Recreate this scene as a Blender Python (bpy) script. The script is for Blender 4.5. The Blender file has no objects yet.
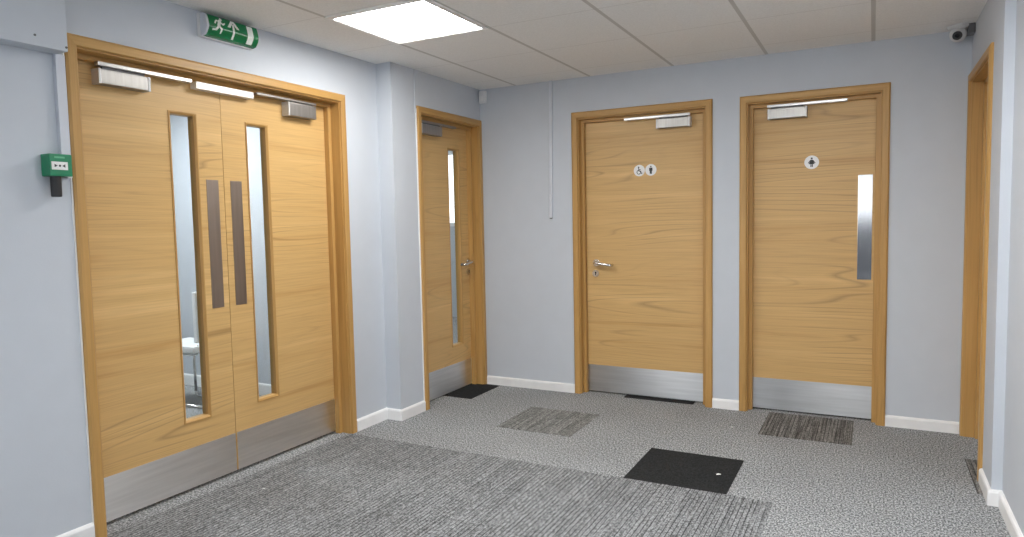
import bpy, bmesh, math, random
from mathutils import Vector, Matrix
random.seed(4)
SC = bpy.context.scene
COL = SC.collection
H = 2.319            # ceiling height
XA, XP = 0.35, 0.467  # left wall plane, pier plane
XE, XR = 3.675, 3.715  # right wall plane by the far door, and nearer the camera
YP, YR = -1.12, -1.11  # where the pier / the right projection end
YBACK = -10.0

# ------------------------------------------------------------------ materials
def newmat(name):
    m = bpy.data.materials.new(name); m.use_nodes = True
    nt = m.node_tree; nt.nodes.clear()
    out = nt.nodes.new('ShaderNodeOutputMaterial')
    b = nt.nodes.new('ShaderNodeBsdfPrincipled')
    nt.links.new(b.outputs[0], out.inputs[0])
    return m, nt, b
def N(nt, typ, **kw):
    n = nt.nodes.new(typ)
    for k, v in kw.items():
        if k.startswith('i_'):
            n.inputs[k[2:].replace('_', ' ')].default_value = v
        else:
            setattr(n, k, v)
    return n
def L(nt, a, b): nt.links.new(a, b)
def ramp(nt, fac, stops, interp='LINEAR'):
    r = nt.nodes.new('ShaderNodeValToRGB'); r.color_ramp.interpolation = interp
    e = r.color_ramp.elements
    while len(e) < len(stops): e.new(0.5)
    for el, (p, c) in zip(e, stops):
        el.position = p; el.color = (c[0], c[1], c[2], 1) if not isinstance(c, (int, float)) else (c, c, c, 1)
    if fac is not None: L(nt, fac, r.inputs[0])
    return r
def mix(nt, typ, fac, a, b):
    n = nt.nodes.new('ShaderNodeMix'); n.data_type = 'RGBA'; n.blend_type = typ
    for i, v in ((0, fac), (6, a), (7, b)):
        if hasattr(v, 'links'): L(nt, v, n.inputs[i])
        else: n.inputs[i].default_value = v if i == 0 else (v[0], v[1], v[2], 1)
    return n.outputs[2]
def mapped(nt, scale, rnd=True):
    tc = N(nt, 'ShaderNodeTexCoord')
    src = tc.outputs['Object']
    if rnd:
        oi = N(nt, 'ShaderNodeObjectInfo')
        mul = N(nt, 'ShaderNodeVectorMath', operation='SCALE')
        cmb = N(nt, 'ShaderNodeCombineXYZ')
        m1 = N(nt, 'ShaderNodeMath', operation='MULTIPLY'); m1.inputs[1].default_value = 17.3
        L(nt, oi.outputs['Random'], m1.inputs[0])
        for k in range(3): L(nt, m1.outputs[0], cmb.inputs[k])
        ad = N(nt, 'ShaderNodeVectorMath', operation='ADD')
        L(nt, src, ad.inputs[0]); L(nt, cmb.outputs[0], ad.inputs[1]); src = ad.outputs[0]
    mp = N(nt, 'ShaderNodeMapping'); mp.inputs['Scale'].default_value = scale
    L(nt, src, mp.inputs[0])
    return mp.outputs[0]

def plain(name, col, rough=0.5, metal=0.0, bump=0.0, bscale=300, spec=0.5, mottling=0.04):
    m, nt, b = newmat(name)
    v = mapped(nt, (1, 1, 1))
    n = N(nt, 'ShaderNodeTexNoise', i_Scale=9.0, i_Detail=3.0); L(nt, v, n.inputs[0])
    c = [x for x in col]
    r = ramp(nt, n.outputs['Fac'], [(0.3, [x * (1 - mottling) for x in c]), (0.7, [x * (1 + mottling) for x in c])])
    L(nt, r.outputs[0], b.inputs['Base Color'])
    b.inputs['Roughness'].default_value = rough; b.inputs['Metallic'].default_value = metal
    b.inputs['Specular IOR Level'].default_value = spec
    if bump:
        n2 = N(nt, 'ShaderNodeTexNoise', i_Scale=bscale, i_Detail=2.0); L(nt, v, n2.inputs[0])
        bp = N(nt, 'ShaderNodeBump', i_Strength=bump, i_Distance=0.002); L(nt, n2.outputs['Fac'], bp.inputs['Height'])
        L(nt, bp.outputs[0], b.inputs['Normal'])
    return m

def oak(name, grain, dark, mid, light, vary=1.0):
    """grain = 0,1,2: object axis the grain runs along"""
    m, nt, b = newmat(name)
    def sc(a, c): s = [c, c, c]; s[grain] = a; return s
    v = mapped(nt, sc(0.30, 8.0))
    n1 = N(nt, 'ShaderNodeTexNoise', i_Scale=1.5, i_Detail=5.0, i_Roughness=0.55, i_Distortion=0.35); L(nt, v, n1.inputs[0])
    base = ramp(nt, n1.outputs['Fac'], [(0.28, dark), (0.44, mid), (0.56, mid), (0.74, light)])
    # figure lines: distorted bands running along the grain
    v2 = mapped(nt, sc(0.13, 2.3))
    nd = N(nt, 'ShaderNodeTexNoise', i_Scale=1.3, i_Detail=2.0, i_Roughness=0.45); L(nt, v2, nd.inputs[0])
    mm = N(nt, 'ShaderNodeMath', operation='MULTIPLY'); mm.inputs[1].default_value = 30.0; L(nt, nd.outputs['Fac'], mm.inputs[0])
    fr = N(nt, 'ShaderNodeMath', operation='FRACT'); L(nt, mm.outputs[0], fr.inputs[0])
    fig = ramp(nt, fr.outputs[0], [(0.0, 0.66), (0.10, 0.93), (0.22, 1.06), (0.55, 1.0), (0.90, 1.03), (1.0, 0.74)])
    v3 = mapped(nt, sc(2.2, 130.0))
    n3 = N(nt, 'ShaderNodeTexNoise', i_Scale=1.0, i_Detail=3.0, i_Roughness=0.7); L(nt, v3, n3.inputs[0])
    fib = ramp(nt, n3.outputs['Fac'], [(0.32, 0.80), (0.5, 0.98), (0.68, 1.08)])
    # large slow patches mask where the figure lines show
    v4 = mapped(nt, sc(0.8, 1.6))
    n4 = N(nt, 'ShaderNodeTexNoise', i_Scale=1.6, i_Detail=2.0); L(nt, v4, n4.inputs[0])
    msk = ramp(nt, n4.outputs['Fac'], [(0.46, 0.12 * vary), (0.62, 0.9 * vary)])
    c = mix(nt, 'MULTIPLY', msk.outputs[0], base.outputs[0], fig.outputs[0])
    c = mix(nt, 'MULTIPLY', 0.55, c, fib.outputs[0])
    L(nt, c, b.inputs['Base Color'])
    b.inputs['Roughness'].default_value = 0.42
    b.inputs['Specular IOR Level'].default_value = 0.45
    bp = N(nt, 'ShaderNodeBump', i_Strength=0.06, i_Distance=0.001); L(nt, n3.outputs['Fac'], bp.inputs['Height'])
    L(nt, bp.outputs[0], b.inputs['Normal'])
    return m

OD, OM, OL = (0.50, 0.292, 0.098), (0.60, 0.382, 0.152), (0.70, 0.465, 0.20)
FD, FM, FL = (0.38, 0.205, 0.060), (0.49, 0.28, 0.088), (0.58, 0.35, 0.125)
OAK = {a: oak('oak_veneer_' + 'xyz'[a], a, OD, OM, OL) for a in (0, 1)}
OAKF = {a: oak('oak_frame_' + 'xyz'[a], a, FD, FM, FL, 0.5) for a in (0, 1, 2)}
BEADZ = OAKF[2]

def steel(name, col, rough, aniso=0.75, rot=0.0, streak=(1, 1, 1)):
    m, nt, b = newmat(name)
    v = mapped(nt, streak)
    n = N(nt, 'ShaderNodeTexNoise', i_Scale=1.0, i_Detail=4.0); L(nt, v, n.inputs[0])
    r = ramp(nt, n.outputs['Fac'], [(0.25, [x * .90 for x in col]), (0.75, [min(1, x * 1.08) for x in col])])
    L(nt, r.outputs[0], b.inputs['Base Color'])
    b.inputs['Metallic'].default_value = 1.0
    b.inputs['Roughness'].default_value = rough
    b.inputs['Anisotropic'].default_value = aniso
    b.inputs['Anisotropic Rotation'].default_value = rot
    t = N(nt, 'ShaderNodeTangent', direction_type='UV_MAP'); t.uv_map = 'UVMap'
    L(nt, t.outputs[0], b.inputs['Tangent'])
    return m
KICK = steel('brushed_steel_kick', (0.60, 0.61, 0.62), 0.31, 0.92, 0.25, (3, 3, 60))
KICKA = steel('brushed_steel_kick_lit', (0.78, 0.78, 0.78), 0.42, 0.85, 0.25, (3, 3, 60))  # lighter copy of the kick steel, brighter light put into its colour
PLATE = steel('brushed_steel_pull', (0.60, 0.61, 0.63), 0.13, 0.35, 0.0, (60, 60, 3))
PLATEA = steel('brushed_steel_pull_dull_reflection', (0.33, 0.28, 0.25), 0.45, 0.5, 0.25, (60, 60, 3))  # brownish reflection of the surroundings put into the base colour
CLOSER = steel('satin_steel_closer', (0.36, 0.35, 0.335), 0.38, 0.5, 0.0, (80, 80, 6))
CLOSERD = steel('dull_steel_closer', (0.36, 0.34, 0.32), 0.42, 0.5, 0.0, (80, 80, 6))
RAIL = plain('satin_aluminium', (0.58, 0.58, 0.575), 0.33, 0.95)
CHROME = plain('satin_chrome', (0.72, 0.71, 0.69), 0.22, 1.0)
CAP = plain('silver_cap', (0.62, 0.62, 0.61), 0.4, 0.2)
GLINTBAR = plain('silver_cover_highlight', (0.86, 0.86, 0.85), 0.35, 0.35)  # aluminium whitened, its specular highlight put into the colour
WALLP = plain('blue_grey_wall_paint', (0.555, 0.590, 0.640), 0.6, 0, 0.12, 160, 0.3, 0.012)
WHITE = plain('white_gloss_paint', (0.84, 0.84, 0.84), 0.35)
WHITEPL = plain('white_plastic', (0.78, 0.79, 0.80), 0.4)
TRUNK = plain('painted_trunking', (0.60, 0.63, 0.69), 0.45)
BLACK = plain('black_plastic', (0.012, 0.012, 0.014), 0.45)
DARKGAP = plain('dark_rubber', (0.01, 0.01, 0.01), 0.8)
SIGNW = plain('white_sign_face', (0.83, 0.83, 0.82), 0.35)
SIGNK = plain('black_sign_print', (0.02, 0.02, 0.02), 0.5)
GREENBOX = plain('green_call_point_plastic', (0.008, 0.21, 0.095), 0.35)
GREENLT = plain('pale_green_print', (0.10, 0.40, 0.22), 0.4)
SIGNG = plain('green_exit_face', (0.004, 0.17, 0.055), 0.26)
SIGNGW = plain('white_exit_print', (0.80, 0.86, 0.82), 0.2)
CCTVW = plain('pale_grey_camera_shell', (0.62, 0.62, 0.62), 0.4)
DGREY = plain('dark_grey_bracket', (0.10, 0.10, 0.105), 0.5)
PAPER = plain('white_paper', (0.85, 0.85, 0.85), 0.7)

def carpet(name, kind):
    m, nt, b = newmat(name)
    tc = N(nt, 'ShaderNodeTexCoord')
    def nz(scale, s=1.0, detail=2.0, rough=0.5):
        mp = N(nt, 'ShaderNodeMapping'); mp.inputs['Scale'].default_value = scale; L(nt, tc.outputs['Object'], mp.inputs[0])
        n = N(nt, 'ShaderNodeTexNoise', i_Scale=s, i_Detail=detail, i_Roughness=rough); L(nt, mp.outputs[0], n.inputs[0]); return n.outputs['Fac']
    speck = nz((130, 85, 130), 1.0, 2, 0.8)
    big = nz((2.2, 2.2, 2.2), 1.0, 3)
    if kind == 'plain':
        c = ramp(nt, speck, [(0.38, (0.08, 0.083, 0.085)), (0.5, (0.262, 0.272, 0.28)), (0.62, (0.55, 0.56, 0.565))]).outputs[0]
    elif kind == 'black':
        c = ramp(nt, speck, [(0.3, (0.014, 0.0145, 0.015)), (0.7, (0.036, 0.037, 0.038))]).outputs[0]
    else:
        if kind == 'stripe':
            lo, md, hi = (0.18, 0.186, 0.191), (0.222, 0.228, 0.233), (0.262, 0.269, 0.275)
        elif kind == 'faint':
            lo, md, hi = (0.15, 0.152, 0.148), (0.20, 0.203, 0.197), (0.26, 0.262, 0.255)
        else:
            lo, md, hi = (0.10, 0.097, 0.092), (0.16, 0.155, 0.148), (0.23, 0.224, 0.214)
        st = nz((100, 2.2, 100), 1.0, 2.0, 0.7)
        c1 = ramp(nt, st, [(0.36, lo), (0.47, md), (0.60, hi)]).outputs[0]
        s2 = ramp(nt, speck, [(0.38, 0.35), (0.5, 1.0), (0.62, 1.65)]).outputs[0]
        c = mix(nt, 'MULTIPLY', 0.85, c1, s2)
        # dark pinstripes at regular pitch
        mp = N(nt, 'ShaderNodeSeparateXYZ'); L(nt, tc.outputs['Object'], mp.inputs[0])
        mu = N(nt, 'ShaderNodeMath', operation='MULTIPLY'); mu.inputs[1].default_value = 1 / 0.0205; L(nt, mp.outputs[0], mu.inputs[0])
        f = N(nt, 'ShaderNodeMath', operation='FRACT'); L(nt, mu.outputs[0], f.inputs[0])
        k = 0.22 if kind != 'brown' else 0.28
        pin = ramp(nt, f.outputs[0], [(0.0, k), (0.14, k), (0.22, 1.0), (1.0, 1.0)]).outputs[0]
        brk = ramp(nt, nz((40, 5, 40), 1.0, 2), [(0.36, 0.4 if kind != 'faint' else 0.1), (0.52, 1.0 if kind != 'faint' else 0.5)]).outputs[0]
        c = mix(nt, 'MULTIPLY', brk, c, pin)
    sh = ramp(nt, big, [(0.3, 0.92), (0.7, 1.06)]).outputs[0]
    c = mix(nt, 'MULTIPLY', 0.9, c, sh)
    L(nt, c, b.inputs['Base Color']); b.inputs['Roughness'].default_value = 0.95
    b.inputs['Specular IOR Level'].default_value = 0.1
    bp = N(nt, 'ShaderNodeBump', i_Strength=0.3, i_Distance=0.004); L(nt, speck, bp.inputs['Height'])
    L(nt, bp.outputs[0], b.inputs['Normal'])
    return m
CARPET = carpet('grey_loop_carpet', 'plain')
CSTRIPE = carpet('striped_grey_carpet', 'stripe')
CFAINT = carpet('faint_striped_carpet', 'faint')
CBROWN = carpet('dark_striped_carpet', 'brown')
CBLACK = carpet('black_carpet', 'black')

def ceiling_mat():
    m, nt, b = newmat('ceiling_tiles')
    tc = N(nt, 'ShaderNodeTexCoord'); sp = N(nt, 'ShaderNodeSeparateXYZ'); L(nt, tc.outputs['Object'], sp.inputs[0])
    def line(out, off, w):
        a = N(nt, 'ShaderNodeMath', operation='ADD'); a.inputs[1].default_value = 60 - off; L(nt, out, a.inputs[0])
        d = N(nt, 'ShaderNodeMath', operation='DIVIDE'); d.inputs[1].default_value = 0.6; L(nt, a.outputs[0], d.inputs[0])
        f = N(nt, 'ShaderNodeMath', operation='FRACT'); L(nt, d.outputs[0], f.inputs[0])
        s = N(nt, 'ShaderNodeMath', operation='SUBTRACT'); s.inputs[1].default_value = 0.5; L(nt, f.outputs[0], s.inputs[0])
        ab = N(nt, 'ShaderNodeMath', operation='ABSOLUTE'); L(nt, s.outputs[0], ab.inputs[0])
        g = N(nt, 'ShaderNodeMath', operation='GREATER_THAN'); g.inputs[1].default_value = 0.5 - w / 1.2; L(nt, ab.outputs[0], g.inputs[0])
        return g.outputs[0]
    lx = line(sp.outputs[0], 0.783, 0.021); ly = line(sp.outputs[1], -0.86, 0.006)
    n = N(nt, 'ShaderNodeTexNoise', i_Scale=120.0, i_Detail=3.0); L(nt, tc.outputs['Object'], n.inputs[0])
    c = ramp(nt, n.outputs['Fac'], [(0.3, (0.79, 0.795, 0.79)), (0.7, (0.87, 0.875, 0.87))]).outputs[0]
    c = mix(nt, 'MIX', ly, c, (0.68, 0.68, 0.67)); c = mix(nt, 'MIX', lx, c, (0.58, 0.575, 0.56))
    L(nt, c, b.inputs['Base Color']); b.inputs['Roughness'].default_value = 0.9; b.inputs['Specular IOR Level'].default_value = 0.1
    return m
CEIL = ceiling_mat()

def emit(name, col, s):
    m, nt, b = newmat(name)
    b.inputs['Base Color'].default_value = (0.9, 0.9, 0.9, 1)
    b.inputs['Emission Color'].default_value = (*col, 1); b.inputs['Emission Strength'].default_value = s
    return m
LIGHTP = emit('light_diffuser', (1.0, 0.985, 0.955), 24.0)
DAY = emit('frosted_daylight_pane', (0.95, 0.97, 1.0), 1.6)

def glass_mat():
    m = bpy.data.materials.new('clear_glass'); m.use_nodes = True; nt = m.node_tree; nt.nodes.clear()
    out = N(nt, 'ShaderNodeOutputMaterial'); t = N(nt, 'ShaderNodeBsdfTransparent'); t.inputs[0].default_value = (0.93, 0.96, 0.96, 1)
    g = N(nt, 'ShaderNodeBsdfGlossy'); g.inputs['Roughness'].default_value = 0.02
    lw = N(nt, 'ShaderNodeLayerWeight'); pw = N(nt, 'ShaderNodeMath', operation='POWER'); pw.inputs[1].default_value = 5.0; L(nt, lw.outputs['Facing'], pw.inputs[0]); f = N(nt, 'ShaderNodeMath', operation='MULTIPLY_ADD'); f.inputs[1].default_value = 0.8; f.inputs[2].default_value = 0.035; L(nt, pw.outputs[0], f.inputs[0]); mx = N(nt, 'ShaderNodeMixShader')
    L(nt, f.outputs[0], mx.inputs[0]); L(nt, t.outputs[0], mx.inputs[1]); L(nt, g.outputs[0], mx.inputs[2]); L(nt, mx.outputs[0], out.inputs[0])
    return m
GLASS = glass_mat()

# ------------------------------------------------------------------ mesh helpers
ORIGIN = {}
def finish(bm, name, mats, parent=None, origin=None, smooth=False, recalc=True):
    if recalc: bmesh.ops.recalc_face_normals(bm, faces=bm.faces)
    root = parent
    if origin is None:
        origin = ORIGIN.get(parent.name, (0, 0, 0)) if parent is not None else (0, 0, 0)
    bmesh.ops.translate(bm, verts=bm.verts, vec=-Vector(origin))
    uv = bm.loops.layers.uv.new('UVMap')
    for f in bm.faces:
        n = f.normal; ax = max(range(3), key=lambda k: abs(n[k]))
        f.smooth = smooth
        for lp in f.loops:
            p = lp.vert.co
            lp[uv].uv = (p.y, p.z) if ax == 0 else (p.x, p.z) if ax == 1 else (p.x, p.y)
    me = bpy.data.meshes.new(name); bm.to_mesh(me); bm.free()
    for m in (mats if isinstance(mats, (list, tuple)) else [mats]): me.materials.append(m)
    o = bpy.data.objects.new(name, me); COL.objects.link(o)
    if parent is not None: o.parent = parent
    else: o.location = origin
    ORIGIN[o.name] = tuple(origin)
    return o
def empty(name, loc):
    o = bpy.data.objects.new(name, None); COL.objects.link(o); o.location = loc; o.empty_display_size = 0.1
    ORIGIN[o.name] = tuple(loc); return o
def tag(o, label=None, cat=None, group=None, kind=None):
    for k, v in (('label', label), ('category', cat), ('group', group), ('kind', kind)):
        if v: o[k] = v
    return o
def box(bm, a, b, mi=0, bevel=0.0):
    x0, y0, z0 = [min(p, q) for p, q in zip(a, b)]; x1, y1, z1 = [max(p, q) for p, q in zip(a, b)]
    vs = [bm.verts.new(p) for p in ((x0,y0,z0),(x1,y0,z0),(x1,y1,z0),(x0,y1,z0),(x0,y0,z1),(x1,y0,z1),(x1,y1,z1),(x0,y1,z1))]
    fs = [bm.faces.new([vs[i] for i in q]) for q in ((3,2,1,0),(4,5,6,7),(0,1,5,4),(1,2,6,5),(2,3,7,6),(3,0,4,7))]
    for f in fs: f.material_index = mi
    if bevel:
        es = list({e for f in fs for e in f.edges})
        r = bmesh.ops.bevel(bm, geom=es, offset=bevel, segments=2, profile=0.7, affect='EDGES')
        for f in r['faces']: f.material_index = mi
def BM(): return bmesh.new()
def tube(bm, pts, r, n=12, caps=True):
    pts = [Vector(p) for p in pts]; rings = []; up = None
    for i, p in enumerate(pts):
        t = (pts[min(i+1, len(pts)-1)] - pts[max(i-1, 0)]).normalized()
        if up is None:
            up = Vector((0,0,1)) if abs(t.z) < 0.9 else Vector((1,0,0))
        a = t.cross(up).normalized(); b2 = a.cross(t).normalized(); up = b2
        rr = r[i] if isinstance(r, (list, tuple)) else r
        rings.append([bm.verts.new(p + a*math.cos(2*math.pi*k/n)*rr + b2*math.sin(2*math.pi*k/n)*rr) for k in range(n)])
    for i in range(len(rings)-1):
        for k in range(n):
            bm.faces.new((rings[i][k], rings[i][(k+1)%n], rings[i+1][(k+1)%n], rings[i+1][k]))
    if caps:
        bm.faces.new(rings[0][::-1]); bm.faces.new(rings[-1])
def arc(c, r, a0, a1, n, u, v):
    c, u, v = Vector(c), Vector(u), Vector(v)
    return [c + u*r*math.cos(a0+(a1-a0)*i/n) + v*r*math.sin(a0+(a1-a0)*i/n) for i in range(n+1)]

# mapping (along wall s, depth into wall d, height z) -> world
def mapper(side):
    if side == 'A': return lambda s, d, z: (XA - d, s, z)
    if side == 'D': return lambda s, d, z: (XP - d, s, z)
    if side == 'E': return lambda s, d, z: (XE + d, s, z)
    return lambda s, d, z: (s, d, z)
def mbox(bm, M, a, b, mi=0, bevel=0.0): box(bm, M(*a), M(*b), mi, bevel)
def sweep_u(bm, M, prof, s0, s1, top, miv=0, mih=1, bottom=0.0):
    """profile points (offset outward from the opening, depth) swept round an upside-down U"""
    rows = [[bm.verts.new(M(*q)) for q in ((s0-o, d, bottom), (s0-o, d, top+o), (s1+o, d, top+o), (s1+o, d, bottom))] for o, d in prof]
    n = len(prof)
    for i in range(n):
        a, b = rows[i], rows[(i+1) % n]
        for k in range(3):
            f = bm.faces.new((a[k], a[k+1], b[k+1], b[k])); f.material_index = mih if k == 1 else miv
    for k in (0, 3):
        f = bm.faces.new([r[k] for r in rows]); f.material_index = miv
def sweep_o(bm, M, prof, s0, s1, z0, z1, miv=0, mih=1):
    rows = [[bm.verts.new(M(*q)) for q in ((s0-o, d, z0-o), (s0-o, d, z1+o), (s1+o, d, z1+o), (s1+o, d, z0-o))] for o, d in prof]
    n = len(prof)
    for i in range(n):
        a, b = rows[i], rows[(i+1) % n]
        for k in range(4):
            f = bm.faces.new((a[k], a[(k+1)%4], b[(k+1)%4], b[k])); f.material_index = mih if k % 2 else miv
def slab_hole(bm, M, s0, s1, z0, z1, d0, d1, hole=None):
    """a leaf from s0..s1, z0..z1, d0..d1 with an optional rectangular hole (one welded mesh)"""
    if hole is None:
        mbox(bm, M, (s0, d0, z0), (s1, d1, z1)); return
    h0, h1, y0, y1 = hole
    sx, zs = [s0, h0, h1, s1], [z0, y0, y1, z1]
    V = {(i, j, k): bm.verts.new(M(sx[i], (d0, d1)[k], zs[j])) for i in range(4) for j in range(4) for k in range(2)}
    for k in range(2):
        for i in range(3):
            for j in range(3):
                if (i, j) != (1, 1): bm.faces.new((V[i,j,k], V[i+1,j,k], V[i+1,j+1,k], V[i,j+1,k]))
    for i in range(3):
        for j in (0, 3): bm.faces.new((V[i,j,0], V[i+1,j,0], V[i+1,j,1], V[i,j,1])); bm.faces.new((V[j,i,0], V[j,i+1,0], V[j,i+1,1], V[j,i,1]))
    for a, b2 in (((1,1),(2,1)), ((2,1),(2,2)), ((2,2),(1,2)), ((1,2),(1,1))):
        bm.faces.new((V[a+(0,)], V[b2+(0,)], V[b2+(1,)], V[a+(1,)]))

# pictograms: shapes tested on a fine grid of cells
def cells(bm, P, w, h, n, inside, mi=0):
    """P(u, v) -> world point; u in 0..w, v in 0..h"""
    nx, ny = int(n), int(n*h/w)
    cache = {}
    def V(i, j):
        if (i, j) not in cache: cache[i, j] = bm.verts.new(P(w*i/nx, h*j/ny))
        return cache[i, j]
    for i in range(nx):
        for j in range(ny):
            if inside((i+.5)/nx*w, (j+.5)/ny*h):
                f = bm.faces.new((V(i,j), V(i+1,j), V(i+1,j+1), V(i,j+1))); f.material_index = mi
def seg(u, v, a, b, r):
    dx, dy = b[0]-a[0], b[1]-a[1]; t = max(0, min(1, ((u-a[0])*dx+(v-a[1])*dy)/(dx*dx+dy*dy+1e-12)))
    return (u-a[0]-t*dx)**2 + (v-a[1]-t*dy)**2 < r*r
def circ(u, v, c, r): return (u-c[0])**2 + (v-c[1])**2 < r*r
def man(u, v):
    return circ(u,v,(.5,.83),.075) or seg(u,v,(.43,.68),(.57,.68),.045) or (abs(u-.5)<.115 and .42<v<.71) or seg(u,v,(.37,.68),(.36,.44),.035) or seg(u,v,(.63,.68),(.64,.44),.035) or seg(u,v,(.445,.44),(.445,.14),.05) or seg(u,v,(.555,.44),(.555,.14),.05)
def woman(u, v):
    return circ(u,v,(.5,.83),.08) or (.34<v<.72 and abs(u-.5)<.075+(.72-v)*.42) or seg(u,v,(.42,.68),(.24,.45),.035) or seg(u,v,(.58,.68),(.76,.45),.035) or seg(u,v,(.44,.36),(.44,.14),.04) or seg(u,v,(.56,.36),(.56,.14),.04)
def wheelchair(u, v):
    ring = .155**2 < (u-.45)**2+(v-.33)**2 < .225**2 and not (u > .5 and v > .42)
    return ring or circ(u,v,(.44,.83),.075) or seg(u,v,(.44,.72),(.47,.46),.045) or seg(u,v,(.45,.60),(.62,.60),.03) or seg(u,v,(.47,.46),(.64,.44),.045) or seg(u,v,(.64,.44),(.73,.20),.04) or seg(u,v,(.73,.20),(.80,.23),.03)

# ------------------------------------------------------------------ room shell
AW = 0.045
DOORS = {  # side, outer s0, outer s1, outer top, leaf depth
    'A': (-3.066, -1.433, 2.074, 0.10), 'D': (-0.858, 0.0, 2.081, 0.09),
    'B': (1.238, 2.246, 2.072, 0.08), 'C': (2.420, 3.278, 2.067, 0.08), 'E': (-0.832, -0.004, 2.066, 0.09)}
HOLE = {k: (v[0]+.02, v[1]-.02 if k not in ('D', 'E') else v[1]-.012, v[2]-.02) for k, v in DOORS.items()}
WT = 0.15
def wall_mesh(name, M, s0, s1, openings, label, z1=2.45, t=WT):
    bm = BM(); cur = s0
    ss = sorted({s0, s1, *[x for o in openings for x in o[:2]]})
    zz = sorted({0.0, z1, *[o[2] for o in openings]})
    def solid(i, j):
        if not (0 <= i < len(ss)-1 and 0 <= j < len(zz)-1): return False
        sm, zm = (ss[i]+ss[i+1])/2, (zz[j]+zz[j+1])/2
        return not any(o[0] < sm < o[1] and zm < o[2] for o in openings)
    V = {}
    def v(i, j, k):
        if (i,j,k) not in V: V[i,j,k] = bm.verts.new(M(ss[i], (0, t)[k], zz[j]))
        return V[i,j,k]
    for i in range(len(ss)-1):
        for j in range(len(zz)-1):
            if not solid(i, j): continue
            for k in (0, 1): bm.faces.new((v(i,j,k), v(i+1,j,k), v(i+1,j+1,k), v(i,j+1,k)))
            if not solid(i-1, j): bm.faces.new((v(i,j,0), v(i,j,1), v(i,j+1,1), v(i,j+1,0)))
            if not solid(i+1, j): bm.faces.new((v(i+1,j,0), v(i+1,j,1), v(i+1,j+1,1), v(i+1,j+1,0)))
            if not solid(i, j-1): bm.faces.new((v(i,j,0), v(i+1,j,0), v(i+1,j,1), v(i,j,1)))
            if not solid(i, j+1): bm.faces.new((v(i,j+1,0), v(i+1,j+1,0), v(i+1,j+1,1), v(i,j+1,1)))
    o = finish(bm, name, WALLP); tag(o, label, 'wall', kind='structure'); return o
wall_mesh('wall_left', mapper('A'), YBACK, YP, [HOLE['A']], 'blue-grey painted wall around the glazed oak double doors')
Md = mapper('D')
wall_mesh('wall_pier', Md, YP, 0.0, [HOLE['D']], 'blue-grey painted pier wall around the single glazed oak door', t=0.15)
wall_mesh('wall_back', mapper('B'), XP-0.15, XE+0.2, [HOLE['B'], HOLE['C']], 'blue-grey painted wall holding the two toilet doors')
wall_mesh('wall_right', mapper('E'), YR, 0.0, [HOLE['E']], 'blue-grey painted wall around the oak doorway seen edge-on', t=0.16)
wall_mesh('wall_right', lambda s, d, z: (XR+d, s, z), YBACK, YR, [], 'plain blue-grey wall stepping back from the edge-on doorway')
wall_mesh('wall_rear', lambda s, d, z: (s, YBACK-d, z), XA-.2, XR+.2, [], 'blue-grey wall closing the lobby behind the viewer')
bm = BM(); box(bm, (XA-.15, YBACK-.2, -.1), (XR+.25, .2, 0.0)); box(bm, (-3.6, -4.6, -.1), (XA-.15, 3.2, 0.0))
f = finish(bm, 'floor', CARPET); tag(f, 'grey heather carpet tile floor', 'floor', kind='structure')
bm = BM(); box(bm, (XA-.15, YBACK-.2, H), (XR+.25, .2, H+.1)); c = finish(bm, 'ceiling', CEIL); tag(c, 'off-white suspended tile ceiling with grey grid lines', 'ceiling', kind='structure')

# skirting boards
def skirting(name, M, s0, s1, label, h=0.072, t=0.015, m0=0.0, m1=0.0):
    """m0, m1: mitre run-out at the ends"""
    prof = [(0, 0), (-t, 0), (-t, h-.012), (-t+.004, h-.004), (-.004, h), (0, h)]
    bm = BM()
    r0 = [bm.verts.new(M(s0 - m0*(-d), d, z)) for d, z in prof]; r1 = [bm.verts.new(M(s1 + m1*(-d), d, z)) for d, z in prof]
    n = len(prof)
    for i in range(n): bm.faces.new((r0[i], r0[(i+1)%n], r1[(i+1)%n], r1[i]))
    bm.faces.new(r0); bm.faces.new(r1[::-1])
    tag(finish(bm, name, WHITE), label, 'skirting board', kind='structure')
skirting('baseboard_left', mapper('A'), YBACK, DOORS['A'][0]-.006, 'white skirting board below the green call point', 0.084)
skirting('baseboard_left', mapper('A'), DOORS['A'][1], YP, 'white skirting board between double doors and pier', 0.075, m1=-1)
skirting('baseboard_pier', lambda s, d, z: (s, YP+d, z), XA, XP, 'short white skirting board across the pier end', 0.072, m0=-1, m1=1)
skirting('baseboard_pier', Md, YP, DOORS['D'][0]-.006, 'short white skirting board beside the single glazed door', 0.072, m0=1)
skirting('baseboard_back', mapper('B'), XP+.016, DOORS['B'][0], 'white skirting board left of the accessible toilet door', 0.066)
skirting('baseboard_back', mapper('B'), DOORS['B'][1], DOORS['C'][0], 'short white skirting board between the two toilet doors', 0.066)
skirting('baseboard_back', mapper('B'), DOORS['C'][1], XE-.017, "white skirting board beyond the women's toilet door", 0.068)
skirting('baseboard_right', mapper('E'), YR, DOORS['E'][0], 'short white skirting board on the stepped right wall', 0.072, m0=1)
skirting('baseboard_right', lambda s, d, z: (s, YR+d, z), XE, XR, 'tiny white skirting return at the wall step', 0.072, m0=1, m1=-1)
skirting('baseboard_right', lambda s, d, z: (XR+d, s, z), YBACK, YR, 'long white skirting board on the recessed right wall', 0.072, m1=-1)

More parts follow.
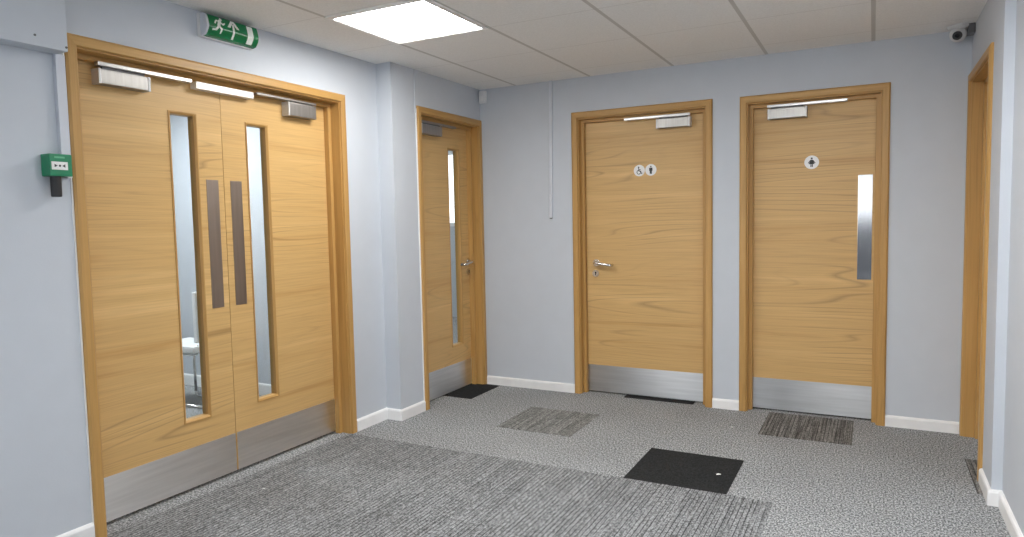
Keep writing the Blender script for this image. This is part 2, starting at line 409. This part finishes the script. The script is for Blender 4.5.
# ------------------------------------------------------------------ doors
def door(idx, side, label, cat='door'):
    M = mapper(side); s0, s1, top, dl = DOORS[side]; ga = 1 if side in 'ADE' else 0
    base = M((s0+s1)/2, 0, 0)
    root = empty('door_%d' % idx, base); tag(root, label, cat, kind='structure')
    i0, i1, it = s0+AW, s1-AW, top-AW
    mats = [OAKF[2], OAKF[ga]]
    bm = BM(); sweep_u(bm, M, [(0, 0), (0, -.012), (.004, -.016), (.036, -.016), (.045, -.010), (.045, 0)], i0, i1, it); finish(bm, 'architrave', mats, root)
    bm = BM(); sweep_u(bm, M, [(-.007, -.002), (-.007, .145), (.022, .145), (.022, -.002)], i0, i1, it); finish(bm, 'frame_lining', mats, root)
    bm = BM(); sweep_u(bm, M, [(-.006, dl-.036), (-.028, dl-.036), (-.030, dl-.034), (-.030, dl-.001), (-.006, dl-.001)], i0, i1, it); finish(bm, 'door_stop', mats, root)
    return root, M, i0+.010, i1-.010, it-.012, dl, ga
def leaf(root, M, s0, s1, top, dl, ga, hole=None, kick=(0.014, 0.212), zb=0.010):
    bm = BM(); slab_hole(bm, M, s0, s1, zb, top, dl, dl+.044, hole); o = finish(bm, 'door_leaf', OAK[ga], root)
    if hole:
        h0, h1, y0, y1 = hole
        bm = BM(); sweep_o(bm, M, [(.001, dl-.004), (.001, dl+.045), (-.013, dl+.045), (-.013, dl+.004), (-.004, dl-.004)], h0, h1, y0, y1)
        finish(bm, 'glazing_bead', [OAKF[2], OAKF[ga]], o)
        bm = BM(); mbox(bm, M, (h0+.012, dl+.022, y0+.012), (h1-.012, dl+.027, y1-.012)); finish(bm, 'glass_pane', GLASS, o)
    if kick:
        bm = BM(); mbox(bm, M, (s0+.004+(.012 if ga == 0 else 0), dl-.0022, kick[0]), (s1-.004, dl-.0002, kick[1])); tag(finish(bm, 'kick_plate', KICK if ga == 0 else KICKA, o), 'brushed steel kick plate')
    return o
def pull_plate(o, M, dl, s0, s1, z0, z1, mat):
    bm = BM(); mbox(bm, M, (s0, dl-.0024, z0), (s1, dl-.0002, z1), 0, .0006); tag(finish(bm, 'pull_plate', mat, o), 'flat brushed steel plate')
def closer(root, M, dl, b0, b1, z0, z1, a0, a1, az0, az1, mat, arm_mat, back=0.052, end=None):
    """body b0..b1; the arm with its slide channel a0..a1"""
    bm = BM(); mbox(bm, M, (b0, dl-back, z0), (b1, dl-.001, z1), 0, .004); o = finish(bm, 'door_closer', mat, root); o['label'] = 'satin metal door closer box'
    for s, e in (((b0, b0+.008) if end in (None, 'lo') else (0, 0)), ((b1-.008, b1) if end in (None, 'hi') else (0, 0))):
        if s == e: continue
        bm = BM(); mbox(bm, M, (s-.0015, dl-back-.002, z0-.001), (e+.0015, dl-.0008, z1+.001), 0, .002); finish(bm, 'end_cap', CAP, o)
    bm = BM(); mbox(bm, M, (a0, dl-back-.004, az0+.003), (a1, dl-back+.026, az1), 0, .003); finish(bm, 'slide_channel', arm_mat, o)
    lo = min(a0, b0); 
    bm = BM(); mbox(bm, M, (max(min(a0, a1), min(b0, b1))+.02, dl-back+.006, z1-.003), (min(max(a0, a1), max(b0, b1))-.02, dl-back+.022, az0+.005)); finish(bm, 'closer_arm', DGREY, o)
    return o
def lever(root, M, dl, s, z, direction, zk, sk, length=0.125):
    o_n = 'lever_handle'
    bm = BM(); tube(bm, [M(s, dl-.0005, z), M(s, dl-.009, z)], .026, 24)
    o = finish(bm, o_n, CHROME, root, smooth=False); o['label'] = 'satin steel lever handle on a round rose'
    P = [M(s, dl-.008, z), M(s, dl-.040, z)] + [M(s+direction*(.014-.014*math.cos(a)), dl-.040-.014*math.sin(a), z) for a in (0.4, .8, 1.2, math.pi/2)]
    P += [M(s+direction*k, dl-.054, z-.016*(k/length)) for k in (.04, .08, length-.016)] + [M(s+direction*(length-.004), dl-.050, z-.016), M(s+direction*length, dl-.042, z-.016), M(s+direction*length, dl-.018, z-.016)]
    bm = BM(); tube(bm, P, .0115, 14); finish(bm, 'lever_bar', CHROME, o, smooth=True)
    bm = BM(); tube(bm, [M(sk, dl-.0005, zk), M(sk, dl-.009, zk)], .026, 24); k = finish(bm, 'keyhole_rose', CHROME, root)
    bm = BM(); tube(bm, [M(sk, dl-.008, zk+.006), M(sk, dl-.010, zk+.006)], .006, 16); mbox(bm, M, (sk-.0025, dl-.010, zk-.013), (sk+.0025, dl-.008, zk+.004)); finish(bm, 'keyhole_slot', BLACK, k)

# door_1: double doors
root, M, s0, s1, top, dl, ga = door(1, 'A', 'pair of pale oak double doors with narrow glass slots and twin pull plates', 'double door')
mid = -2.252
bmw = BM(); mbox(bmw, M, (DOORS['A'][0]-.006, -.004, 0), (DOORS['A'][0]+.0005, .004, 2.0)); finish(bmw, 'caulk_line', WHITE, root)
for k, (a, b, hole, pp) in enumerate((((s0), mid-.0015, (-2.549, -2.398, .340, 1.848), (-2.358, -2.287)), ((mid+.0015), s1, (-2.100, -1.949, .340, 1.843), (-2.213, -2.142)))):
    o = leaf(root, M, a, b, top, dl, ga, hole, (0.0165, 0.214), 0.016)
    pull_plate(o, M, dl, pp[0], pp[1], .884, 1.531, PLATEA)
closer(root, M, dl, -2.900, -2.668, 1.910, 1.972, -2.903, -2.452, 1.980, 2.001, CLOSER, RAIL)
closer(root, M, dl, -1.838, -1.622, 1.909, 1.984, -2.058, -1.622, 1.985, 2.001, CLOSERD, CLOSERD, end='lo')
bm = BM(); mbox(bm, M, (-2.422, dl-.046, 1.964), (-2.075, dl-.001, 1.998), 0, .003); tag(finish(bm, 'closer_cover', GLINTBAR, root), 'silver cover strip over the meeting of the doors, highlight put into its colour')
# door_2: single door on the pier
root, M, s0, s1, top, dl, ga = door(2, 'D', 'single oak door in the corner with one narrow glass slot')
bmw = BM(); mbox(bmw, M, (DOORS['D'][0]-.007, -.006, 0), (DOORS['D'][0]+.0005, .004, 2.06)); finish(bmw, 'caulk_line', WHITE, root)
o = leaf(root, M, s0, s1, top, dl, ga, (-.345, -.185, .345, 1.850), (0.0105, 0.214))
closer(root, M, dl, -.744, -.485, 1.914, 1.982, -.747, -.30, 1.986, 2.004, CLOSERD, CLOSERD, end='lo')
lever(root, M, dl, -.092, .985, -1, .905, -.090)
# door_3: accessible / men's toilet
root, M, s0, s1, top, dl, ga = door(3, 'B', 'oak toilet door with two round signs, disabled and man')
o = leaf(root, M, s0, s1, top, dl, ga, None, (0.0105, 0.209))
closer(root, M, dl, 1.857, 2.090, 1.914, 1.978, 1.625, 2.090, 1.983, 2.003, CLOSER, RAIL)
lever(root, M, dl, 1.389, .975, 1, .895, 1.383)
def sign(root, dl, s, z, r, fn, lab):
    bm = BM(); tube(bm, [(s, dl-.0003, z), (s, dl-.002, z)], r, 40); o = finish(bm, 'toilet_sign', SIGNW, root); o['label'] = lab
    bm = BM(); w = r*2*.86
    cells(bm, lambda u, v: (s-w/2+u*w, dl-.0024, z-w/2+v*w), 1, 1, 64, fn); finish(bm, 'pictogram', SIGNK, o)
sign(root, dl, 1.719, 1.634, .0405, wheelchair, 'round white sign with wheelchair symbol')
sign(root, dl, 1.803, 1.635, .0405, man, 'round white sign with man symbol')
# door_4: women's toilet
root, M, s0, s1, top, dl, ga = door(4, 'C', 'oak toilet door with one round woman sign and a steel push plate')
o = leaf(root, M, s0, s1, top, dl, ga, None, (0.0105, 0.216))
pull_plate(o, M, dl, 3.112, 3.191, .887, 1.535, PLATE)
closer(root, M, dl, 2.587, 2.818, 1.913, 1.979, 2.583, 3.048, 1.983, 2.003, CLOSER, RAIL)
sign(root, dl, 2.846, 1.628, .043, woman, 'round white sign with woman symbol')
# door_5: in the right wall, seen edge-on
root, M, s0, s1, top, dl, ga = door(5, 'E', 'oak doorway seen edge-on at the far end of the right wall')
o = leaf(root, M, s0, s1, top, dl, ga, None, (0.012, 0.21))

# ------------------------------------------------------------------ carpet tiles
TX, TY = 2.109, -1.487
def tile(i0, i1, j0, j1, mat, label, cat='carpet tile', name='carpet_tile', group=None, z=0.003):
    a, b = (TX+.5*i0, TY+.5*j0), (TX+.5*i1, TY+.5*j1)
    bm = BM(); box(bm, (a[0], a[1], 0.0002), (b[0], b[1], z))
    return tag(finish(bm, name, mat, origin=(a[0], a[1], 0)), label, cat, group)
bm = BM(); box(bm, (XA+.0003, -7.5, 0.0002), (2.812, TY, .003))
bm2 = bm; tag(finish(bm, 'striped_carpet', CSTRIPE, origin=(2.812, TY, 0)), 'large area of grey pinstriped carpet in front of the double doors', 'carpet')
tile(0, 1, 0, 1, CBLACK, 'plain black carpet tile in the middle of the grey floor')
tile(-3.535, -3, 2.03, 2.90, CBLACK, 'black carpet tile at the foot of the narrow glazed door')
tile(-1, 0, 3.0, 3.16, CBLACK, 'sliver of black carpet tile under the disabled toilet door')
tile(-2, -1, 1, 2, CFAINT, 'faintly striped grey carpet tile alone near the corner door')
tile(1, 2, 2, 3.02, CBROWN, "dark striped carpet tile in front of the women's toilet door")
tile(3.06, 3.30, 1, 2, CBROWN, 'dark striped carpet strip at the edge-on doorway')
for x, y, rz, sx, lab in ((2.528, -1.248, .5, .022, 'white paper scrap lying on the black carpet tile'), (2.446, -.412, .2, .016, "white paper scrap on plain grey carpet near the women's toilet door"), (.561, -2.363, .9, .012, 'tiny white scrap on the striped carpet by the double doors')):
    bm = BM()
    vs = [bm.verts.new((px*sx, py*sx*.5, h)) for px, py, h in ((-.5,-.4,0),(.1,-.5,.002),(.5,-.3,0),(.45,.4,.001),(-.1,.5,.003),(-.5,.45,0))]
    bm.faces.new(vs); r = bmesh.ops.extrude_face_region(bm, geom=bm.faces[:]); bmesh.ops.translate(bm, verts=[v for v in r['geom'] if isinstance(v, bmesh.types.BMVert)], vec=(0,0,.0015))
    o = finish(bm, 'paper_scrap', PAPER); o.location = (x, y, .0032 if x != 2.446 else .0005); o.rotation_euler.z = rz; tag(o, lab, 'scrap of paper')

# ------------------------------------------------------------------ ceiling lights
def light(x, y, label, mat=None):
    r = empty('ceiling_light', (x, y, H)); tag(r, label, 'ceiling light', None)
    bm = BM(); sweep_o(bm, lambda s, d, z: (x+s, y+z, H-d), [(0, .001), (0, .007), (-.022, .011), (-.029, .006), (-.029, .001)], -.298, .298, -.298, .298)
    finish(bm, 'frame', WHITE, r)
    bm = BM(); box(bm, (x-.270, y-.270, H-.005), (x+.270, y+.270, H-.002)); finish(bm, 'diffuser', mat or LIGHTP, r)
light(1.083, -1.752, 'square white light panel glowing in the ceiling near the double doors')
FILL_LIGHTS = [(2.883, -2.36, 'unseen square fill panel added just ahead of the viewer'), (2.883, -5.36, 'unseen square fill panel added close behind the viewer'), (1.083, -7.16, 'unseen square fill panel added far behind the viewer')]  # out-of-view panels added to light the far walls, doors and steel
for q, mt in zip(FILL_LIGHTS, (emit('fill_diffuser_bright', (1.0, 0.99, 0.975), 42.0), emit('fill_diffuser_soft', (1.0, 0.99, 0.975), 17.0), LIGHTP)): light(*q, mt)

# ------------------------------------------------------------------ exit sign
def exit_sign():
    y0, y1 = -2.442, -2.132
    ztop, zbot = 2.302, 2.200
    r = empty('exit_sign', (XA, (y0+y1)/2, zbot)); tag(r, 'green emergency exit sign with running man, up arrow and door above the double doors', 'exit sign')
    bm = BM(); box(bm, (XA+.0005, y0-.004, zbot-.003), (XA+.020, y1+.004, ztop+.003), 0, .003); finish(bm, 'backplate', WHITEPL, r)
    # curved diffuser profile, t 0 (top) .. 1 (bottom)
    K = [(.020, ztop), (.046, ztop-.001), (.052, ztop-.004), (.057, ztop-.014), (.062, ztop-.032), (.066, ztop-.050), (.067, ztop-.058), (.066, ztop-.064), (.061, ztop-.074), (.052, ztop-.088), (.042, ztop-.098), (.020, zbot)]
    ln = [0.0]
    for a, b in zip(K, K[1:]): ln.append(ln[-1]+math.dist(a, b))
    T = ln[-1]
    def prof(t, off=0.0):
        q = t*T
        for i in range(len(K)-1):
            if q <= ln[i+1]+1e-9:
                f = (q-ln[i])/(ln[i+1]-ln[i]); a, b = K[i], K[i+1]
                dx, dz = b[0]-a[0], b[1]-a[1]; L_ = math.hypot(dx, dz)
                return (a[0]+dx*f - dz/L_*off, a[1]+dz*f + dx/L_*off)
        return K[-1]
    bm = BM(); n = 28
    ra = [[bm.verts.new((XA+prof(i/n)[0], y, prof(i/n)[1])) for i in range(n+1)] for y in (y0+.012, y1-.002)]
    for i in range(n): bm.faces.new((ra[0][i], ra[0][i+1], ra[1][i+1], ra[1][i]))
    finish(bm, 'sign_face', SIGNG, r, smooth=True, recalc=False)
    for ya, yb in ((y0, y0+.0125), (y1-.0025, y1)):
        bm = BM(); a = [bm.verts.new((XA+k[0], ya, k[1])) for k in K]; b = [bm.verts.new((XA+k[0], yb, k[1])) for k in K]
        bm.faces.new(a); bm.faces.new(b[::-1])
        for i in range(len(K)): j = (i+1) % len(K); bm.faces.new((a[i], a[j], b[j], b[i]))
        finish(bm, 'end_cap', TRUNK, r)
    W = (y1-y0-.0145); asp = T/W
    t0 = 0.20
    def P(u, v):  # u 0..W along y, v 0..T measured up from the bottom
        x, z = prof(min(1, max(0, 1-v/T)), .0009); return (XA+x, y0+.012+u, z)
    def run(u, v):
        u, v = u/.075, (v-.048)/.075   # unit box
        return circ(u,v,(.66,.88),.10) or seg(u,v,(.56,.74),(.44,.42),.11) or seg(u,v,(.55,.72),(.30,.74),.05) or seg(u,v,(.30,.74),(.18,.56),.05) or seg(u,v,(.60,.70),(.78,.56),.05) or seg(u,v,(.78,.56),(.92,.66),.05) or seg(u,v,(.45,.42),(.66,.24),.07) or seg(u,v,(.66,.24),(.62,.0),.06) or seg(u,v,(.42,.40),(.26,.16),.07) or seg(u,v,(.26,.16),(.02,.12),.06)
    A0 = .142
    def arrow(u, v):
        return (abs(u-A0) < .0065 and .030 < v < .105) or (.086 < v < .124 and abs(abs(u-A0) - (.124-v)*.72) < .0085)
    def doorr(u, v): return .226 < u < .262 and .028 < v < .122
    bm = BM(); cells(bm, P, W, T, 150, lambda u, v: run(u-.022, v)); finish(bm, 'running_man', SIGNGW, r, recalc=False)
    bm = BM(); cells(bm, P, W, T, 150, arrow); finish(bm, 'up_arrow', SIGNGW, r, recalc=False)
    bm = BM(); cells(bm, P, W, T, 150, doorr); finish(bm, 'door_symbol', SIGNGW, r, recalc=False)
exit_sign()

# ------------------------------------------------------------------ call point, trunking, bulkhead
cp = empty('emergency_call_point', (XA, -3.136, 1.545)); tag(cp, 'green emergency door release call point beside the double doors', 'call point')
bm = BM(); box(bm, (XA-.0012, -3.178, 1.502), (XA+.060, -3.094, 1.588), 0, .006); finish(bm, 'call_point_box', GREENBOX, cp)
bm = BM(); box(bm, (XA+.0595, -3.172, 1.5265), (XA+.0615, -3.112, 1.5575), 0, .0008); fp = finish(bm, 'press_panel', SIGNW, cp)
bm = BM()
def cpm(u, v): return circ(u,v,(.5,.25),.07) or (.17<u<.36 and abs(v-.25)<(.36-u)*.55) or (.64<u<.83 and abs(v-.25)<(u-.64)*.55)
cells(bm, lambda u, v: (XA+.0618, -3.172+.060*u, 1.5265+.031*v*2), 1, .5, 60, cpm); finish(bm, 'arrow_marks', SIGNK, fp)
bm = BM(); box(bm, (XA+.0598, -3.160, 1.571), (XA+.0606, -3.122, 1.578)); finish(bm, 'top_print', GREENLT, cp)
bm = BM(); tube(bm, [(XA+.036, -3.147, 1.505), (XA+.036, -3.147, 1.470), (XA+.036, -3.147, 1.426), (XA+.036, -3.147, 1.423)], [.019, .019, .0185, .016], 24); finish(bm, 'cable_gland', BLACK, cp)
bm = BM(); box(bm, (XA+.0005, -3.094, 1.500), (XA+.022, -3.074, 1.514), 0, .002); finish(bm, 'cable_clip', WHITEPL, cp)
bm = BM(); box(bm, (XA+.0003, -3.110, 1.515), (XA+.020, -3.074, 1.979), 0, .0015)
tag(finish(bm, 'cable_trunking', TRUNK, origin=(XA, -3.07, 1.55)), 'grey painted cable trunking running from bulkhead down to the green call point', 'cable trunking')
bh = empty('boxed_bulkhead', (XA, -3.9, 1.98)); tag(bh, 'blue-grey boxed bulkhead high on the wall before the double doors', 'bulkhead')
bm = BM(); box(bm, (XA+.0003, -5.2, 1.980), (XA+.086, -3.098, H-.0005), 0, .003); finish(bm, 'bulkhead_casing', WALLP, bh)
for y, z in ((-3.215, 2.018), (-3.104, 1.995)):
    bm = BM(); tube(bm, [(XA+.0858, y, z), (XA+.0875, y, z)], .0045, 10); finish(bm, 'screw_head', DGREY, bh)
bm = BM(); box(bm, (XP-.002, -.872, DOORS['D'][2]-.05), (XP+.006, -.862, H-.0005), 0, .002)
tag(finish(bm, 'trim_1', WALLP), 'thin plaster bead above the corner door frame', 'trim', kind='structure')
# conduit drop on the back wall
w = empty('wall_conduit', (1.07, 0, 1.31)); tag(w, 'slim pale vertical conduit hanging down the back wall from the ceiling', 'conduit')
bm = BM(); xt, xb = 1.0785, 1.0635
vs = []
for x, z in ((xb, 1.312), (xt, H-.0005)):
    vs.append([bm.verts.new((x+a, b, z)) for a, b in ((-.0125, -.0002), (-.0125, -.013), (-.009, -.016), (.009, -.016), (.0125, -.013), (.0125, -.0002))])
for i in range(6): bm.faces.new((vs[0][i], vs[0][(i+1)%6], vs[1][(i+1)%6], vs[1][i]))
bm.faces.new(vs[0]); bm.faces.new(vs[1]); finish(bm, 'conduit_channel', TRUNK, w)
bm = BM(); box(bm, (xb-.008, -.013, 1.306), (xb+.008, -.002, 1.313)); finish(bm, 'open_end', DGREY, w)

# ------------------------------------------------------------------ motion sensor, CCTV
ms = empty('motion_sensor', (.500, 0, 2.26)); tag(ms, 'small white motion sensor high in the corner above the single glazed door', 'sensor')
bm = BM(); pr = [(-.031, -.0005), (-.031, -.022), (-.022, -.040), (.022, -.040), (.031, -.022), (.031, -.0005)]
a = [bm.verts.new((.502+p[0], p[1], 2.212)) for p in pr]; b = [bm.verts.new((.502+p[0], p[1], 2.302)) for p in pr]
for i in range(6): bm.faces.new((a[i], a[(i+1)%6], b[(i+1)%6], b[i]))
bm.faces.new(a); bm.faces.new(b); bmesh.ops.recalc_face_normals(bm, faces=bm.faces)
bmesh.ops.bevel(bm, geom=bm.edges[:], offset=.003, segments=2, affect='EDGES'); finish(bm, 'sensor_case', WHITEPL, ms)
bm = BM(); n = 10
for k in range(n):
    pass
ra = [[bm.verts.new((.502+.019*math.sin(t), -.0395-.008*math.cos(t), z)) for t in [(-1.3+2.6*i/n) for i in range(n+1)]] for z in (2.222, 2.262)]
for i in range(n): bm.faces.new((ra[0][i], ra[0][i+1], ra[1][i+1], ra[1][i]))
bm.faces.new(ra[0]); bm.faces.new(ra[1]); finish(bm, 'sensor_lens', WHITE, ms, smooth=False)

cc = empty('security_camera', (3.597, -.115, H)); tag(cc, 'small grey turret security camera in the ceiling corner', 'security camera')
def ball(bm, c, r, nu=28, nv=16, zmin=-1.0, zmax=1.0):
    bmesh.ops.create_uvsphere(bm, u_segments=nu, v_segments=nv, radius=r, matrix=Matrix.Translation(c))
C0 = Vector((3.597, -.125, 2.272)); EYE = Vector((3.0, -3.2, 1.0)); dv = (EYE-C0).normalized()
bm = BM(); ball(bm, C0, .042); finish(bm, 'turret_ball', CCTVW, cc, smooth=True)
bm = BM(); tube(bm, [(3.600, -.12, H-.0003), (3.600, -.12, H-.012), (3.600, -.12, H-.022)], [.056, .056, .046], 32); finish(bm, 'mount_ring', CCTVW, cc)
bm = BM(); tube(bm, [C0+dv*.034, C0+dv*.0437], [.024, .023], 28); ln_ = finish(bm, 'lens_ring', BLACK, cc)
bm = BM(); tube(bm, [C0+dv*.0434, C0+dv*.0455], [.012, .010], 20); finish(bm, 'lens_glass', plain('lens_glass', (.004, .004, .006), .05), ln_)
bm = BM(); box(bm, (3.640, -.155, H-.052), (XE-.0005, -.060, H-.0005), 0, .006); tag(finish(bm, 'mount_shadow_block', DGREY, cc), 'dark mount block taking in the camera shadow')  # dark mount block, the camera's shadow put into its colour

# ------------------------------------------------------------------ corridor behind the double doors and room behind the corner door
def shell(name, a, b, mat, label, cat='wall'):
    bm = BM(); box(bm, a, b); return tag(finish(bm, name, mat), label, cat, kind='structure')
CX = XA-.15
shell('wall_corridor_end', (-3.6, -1.0, 0), (CX-.0, -.9, 2.45), WALLP, 'pale wall seen through the glass slots of the double doors')
shell('wall_corridor_far', (-3.7, -4.6, 0), (-3.6, 3.2, 2.45), WALLP, 'far wall of the space behind the double doors')
shell('wall_corridor_near', (-3.6, -4.7, 0), (CX, -4.6, 2.45), WALLP, 'end wall of the corridor behind the double doors')
shell('ceiling_corridor', (-3.7, -4.7, H), (CX, 3.3, H+.1), CEIL, 'tiled ceiling behind the double doors', 'ceiling')
shell('wall_office_far', (-3.6, 3.2, 0), (CX+.2, 3.3, 2.45), WALLP, 'far wall of the room behind the corner door')
shell('wall_office_side', (CX, .15, 0), (CX+.15, 3.2, 2.45), WALLP, 'side wall of the room behind the corner door')
skirting('baseboard_corridor', lambda s, d, z: (s, -1.0+d, z), -3.6, CX, 'white skirting seen low through the double door glass', 0.09)
wn = empty('window_1', (-1.9, 3.2, 1.3)); tag(wn, 'bright frosted window seen through the corner door glass', 'window', kind='structure')
bm = BM(); sweep_o(bm, lambda s, d, z: (s, 3.2-d, z), [(0, 0), (0, .03), (-.05, .03), (-.05, 0)], -3.3, -.2, 1.24, 2.25); finish(bm, 'window_frame', WHITE, wn)
bm = BM(); box(bm, (-3.26, 3.185, 1.28), (-.24, 3.199, 2.21)); finish(bm, 'window_pane', DAY, wn)
bm = BM(); box(bm, (-1.2-.3, -1.9-.3, H-.006), (-1.2+.3, -1.9+.3, H-.001)); o = finish(bm, 'ceiling_light', emit('corridor_fill_diffuser', (.97, .985, 1.0), 42.0)); tag(o, 'unseen light panel added to brighten the corridor beyond the double doors', 'ceiling light')  # unseen panel added to brighten the view through the double door glass

bm = BM(); box(bm, (-1.5-.3, 1.4-.3, H-.006), (-1.5+.3, 1.4+.3, H-.001)); o = finish(bm, 'ceiling_light', LIGHTP); tag(o, 'unseen light panel added to brighten the room behind the corner door', 'ceiling light')  # unseen panel added so the corner door glass does not go black
LOBBYDAY = emit('added_window_daylight', (0.95, 0.975, 1.0), 8.0)
REARDAY = emit('added_rear_window_daylight', (0.95, 0.975, 1.0), 2.0)
def lobby_window(n, Mw, s0, s1, z0, z1, label, mat=None):  # unseen windows added behind the viewer for light and steel reflections
    wr = empty('window_%d' % n, Mw(s0, 0, z0)); tag(wr, label, 'window', kind='structure')
    bm = BM(); sweep_o(bm, Mw, [(.05, 0), (.05, -.02), (-.02, -.02), (-.02, 0)], s0, s1, z0, z1); finish(bm, 'window_frame', WHITE, wr)
    bm = BM(); mbox(bm, Mw, (s0+.02, -.002, z0+.02), (s1-.02, -.008, z1-.02)); finish(bm, 'window_pane', mat or LOBBYDAY, wr)
lobby_window(2, mapper('A'), -8.4, -5.25, 0.95, 2.05, 'unseen daylit window added in the long wall behind the viewer')
lobby_window(3, lambda s, d, z: (s, YBACK-d, z), 2.15, 3.55, 1.26, 2.05, 'unseen daylit window added in the rear wall behind the viewer', REARDAY)

shell('added_dark_panel', (1.9, YBACK, 0.0), (XR, YBACK+.02, 1.2), DGREY, 'unseen dark panel added below the rear window to darken reflections', 'added panel')  # added out of view to darken the lower part of the plate reflection

# white cantilever chair glimpsed through the slot
ch = empty('white_chair', (-1.17, -1.42, 0)); tag(ch, 'white chair with bent metal legs glimpsed through the double door glass', 'chair')
bm = BM(); box(bm, (-1.45, -1.53, .405), (-1.02, -1.23, .455), 0, .015); finish(bm, 'seat', WHITEPL, ch)
bm = BM(); box(bm, (-1.075, -1.478, .47), (-1.035, -1.24, .84), 0, .015); finish(bm, 'backrest', WHITEPL, ch)
for y in (-1.47, -1.25):
    bm = BM(); tube(bm, [(-1.055, y, .46), (-1.05, y, .42), (-1.06, y, .395)] + [(-1.10-k, y, .385) for k in (0, .1, .2)] + arc((-1.34, y, .345), .04, math.pi/2, math.pi, 5, (1,0,0), (0,0,1)) + [(-1.38, y, .20), (-1.38, y, .05)] + arc((-1.34, y, .05), .04, math.pi, 1.5*math.pi, 4, (1,0,0), (0,0,1)) + [(-1.0, y, .0105)], .010, 10)
    finish(bm, 'leg', CHROME, ch, smooth=True)

# ------------------------------------------------------------------ camera, world, view
cam = bpy.data.cameras.new('camera'); co = bpy.data.objects.new('camera', cam); COL.objects.link(co)
cam.sensor_width = 36.0; cam.lens = 685.74*36/1024; cam.clip_start = 0.05
yaw, pit, rol = 0.4853, -0.0687, -0.0202
fw = Vector((-math.sin(yaw)*math.cos(pit), math.cos(yaw)*math.cos(pit), math.sin(pit))); rt = Vector((math.cos(yaw), math.sin(yaw), 0)); up = rt.cross(fw)
r2 = rt*math.cos(rol) + up*math.sin(rol); u2 = -rt*math.sin(rol) + up*math.cos(rol)
m = Matrix((r2, u2, -fw)).transposed().to_4x4(); m.translation = (3.1978, -4.6966, 1.2926)
co.matrix_world = m; SC.camera = co
wd = bpy.data.worlds.new('world'); SC.world = wd; wd.use_nodes = True
wd.node_tree.nodes['Background'].inputs[0].default_value = (.6, .65, .7, 1); wd.node_tree.nodes['Background'].inputs[1].default_value = 0.02
SC.view_settings.view_transform = 'Standard'; SC.view_settings.look = 'None'; SC.view_settings.exposure = 0.12
SC.cycles.max_bounces = 10; SC.cycles.diffuse_bounces = 6; SC.cycles.use_denoising = True
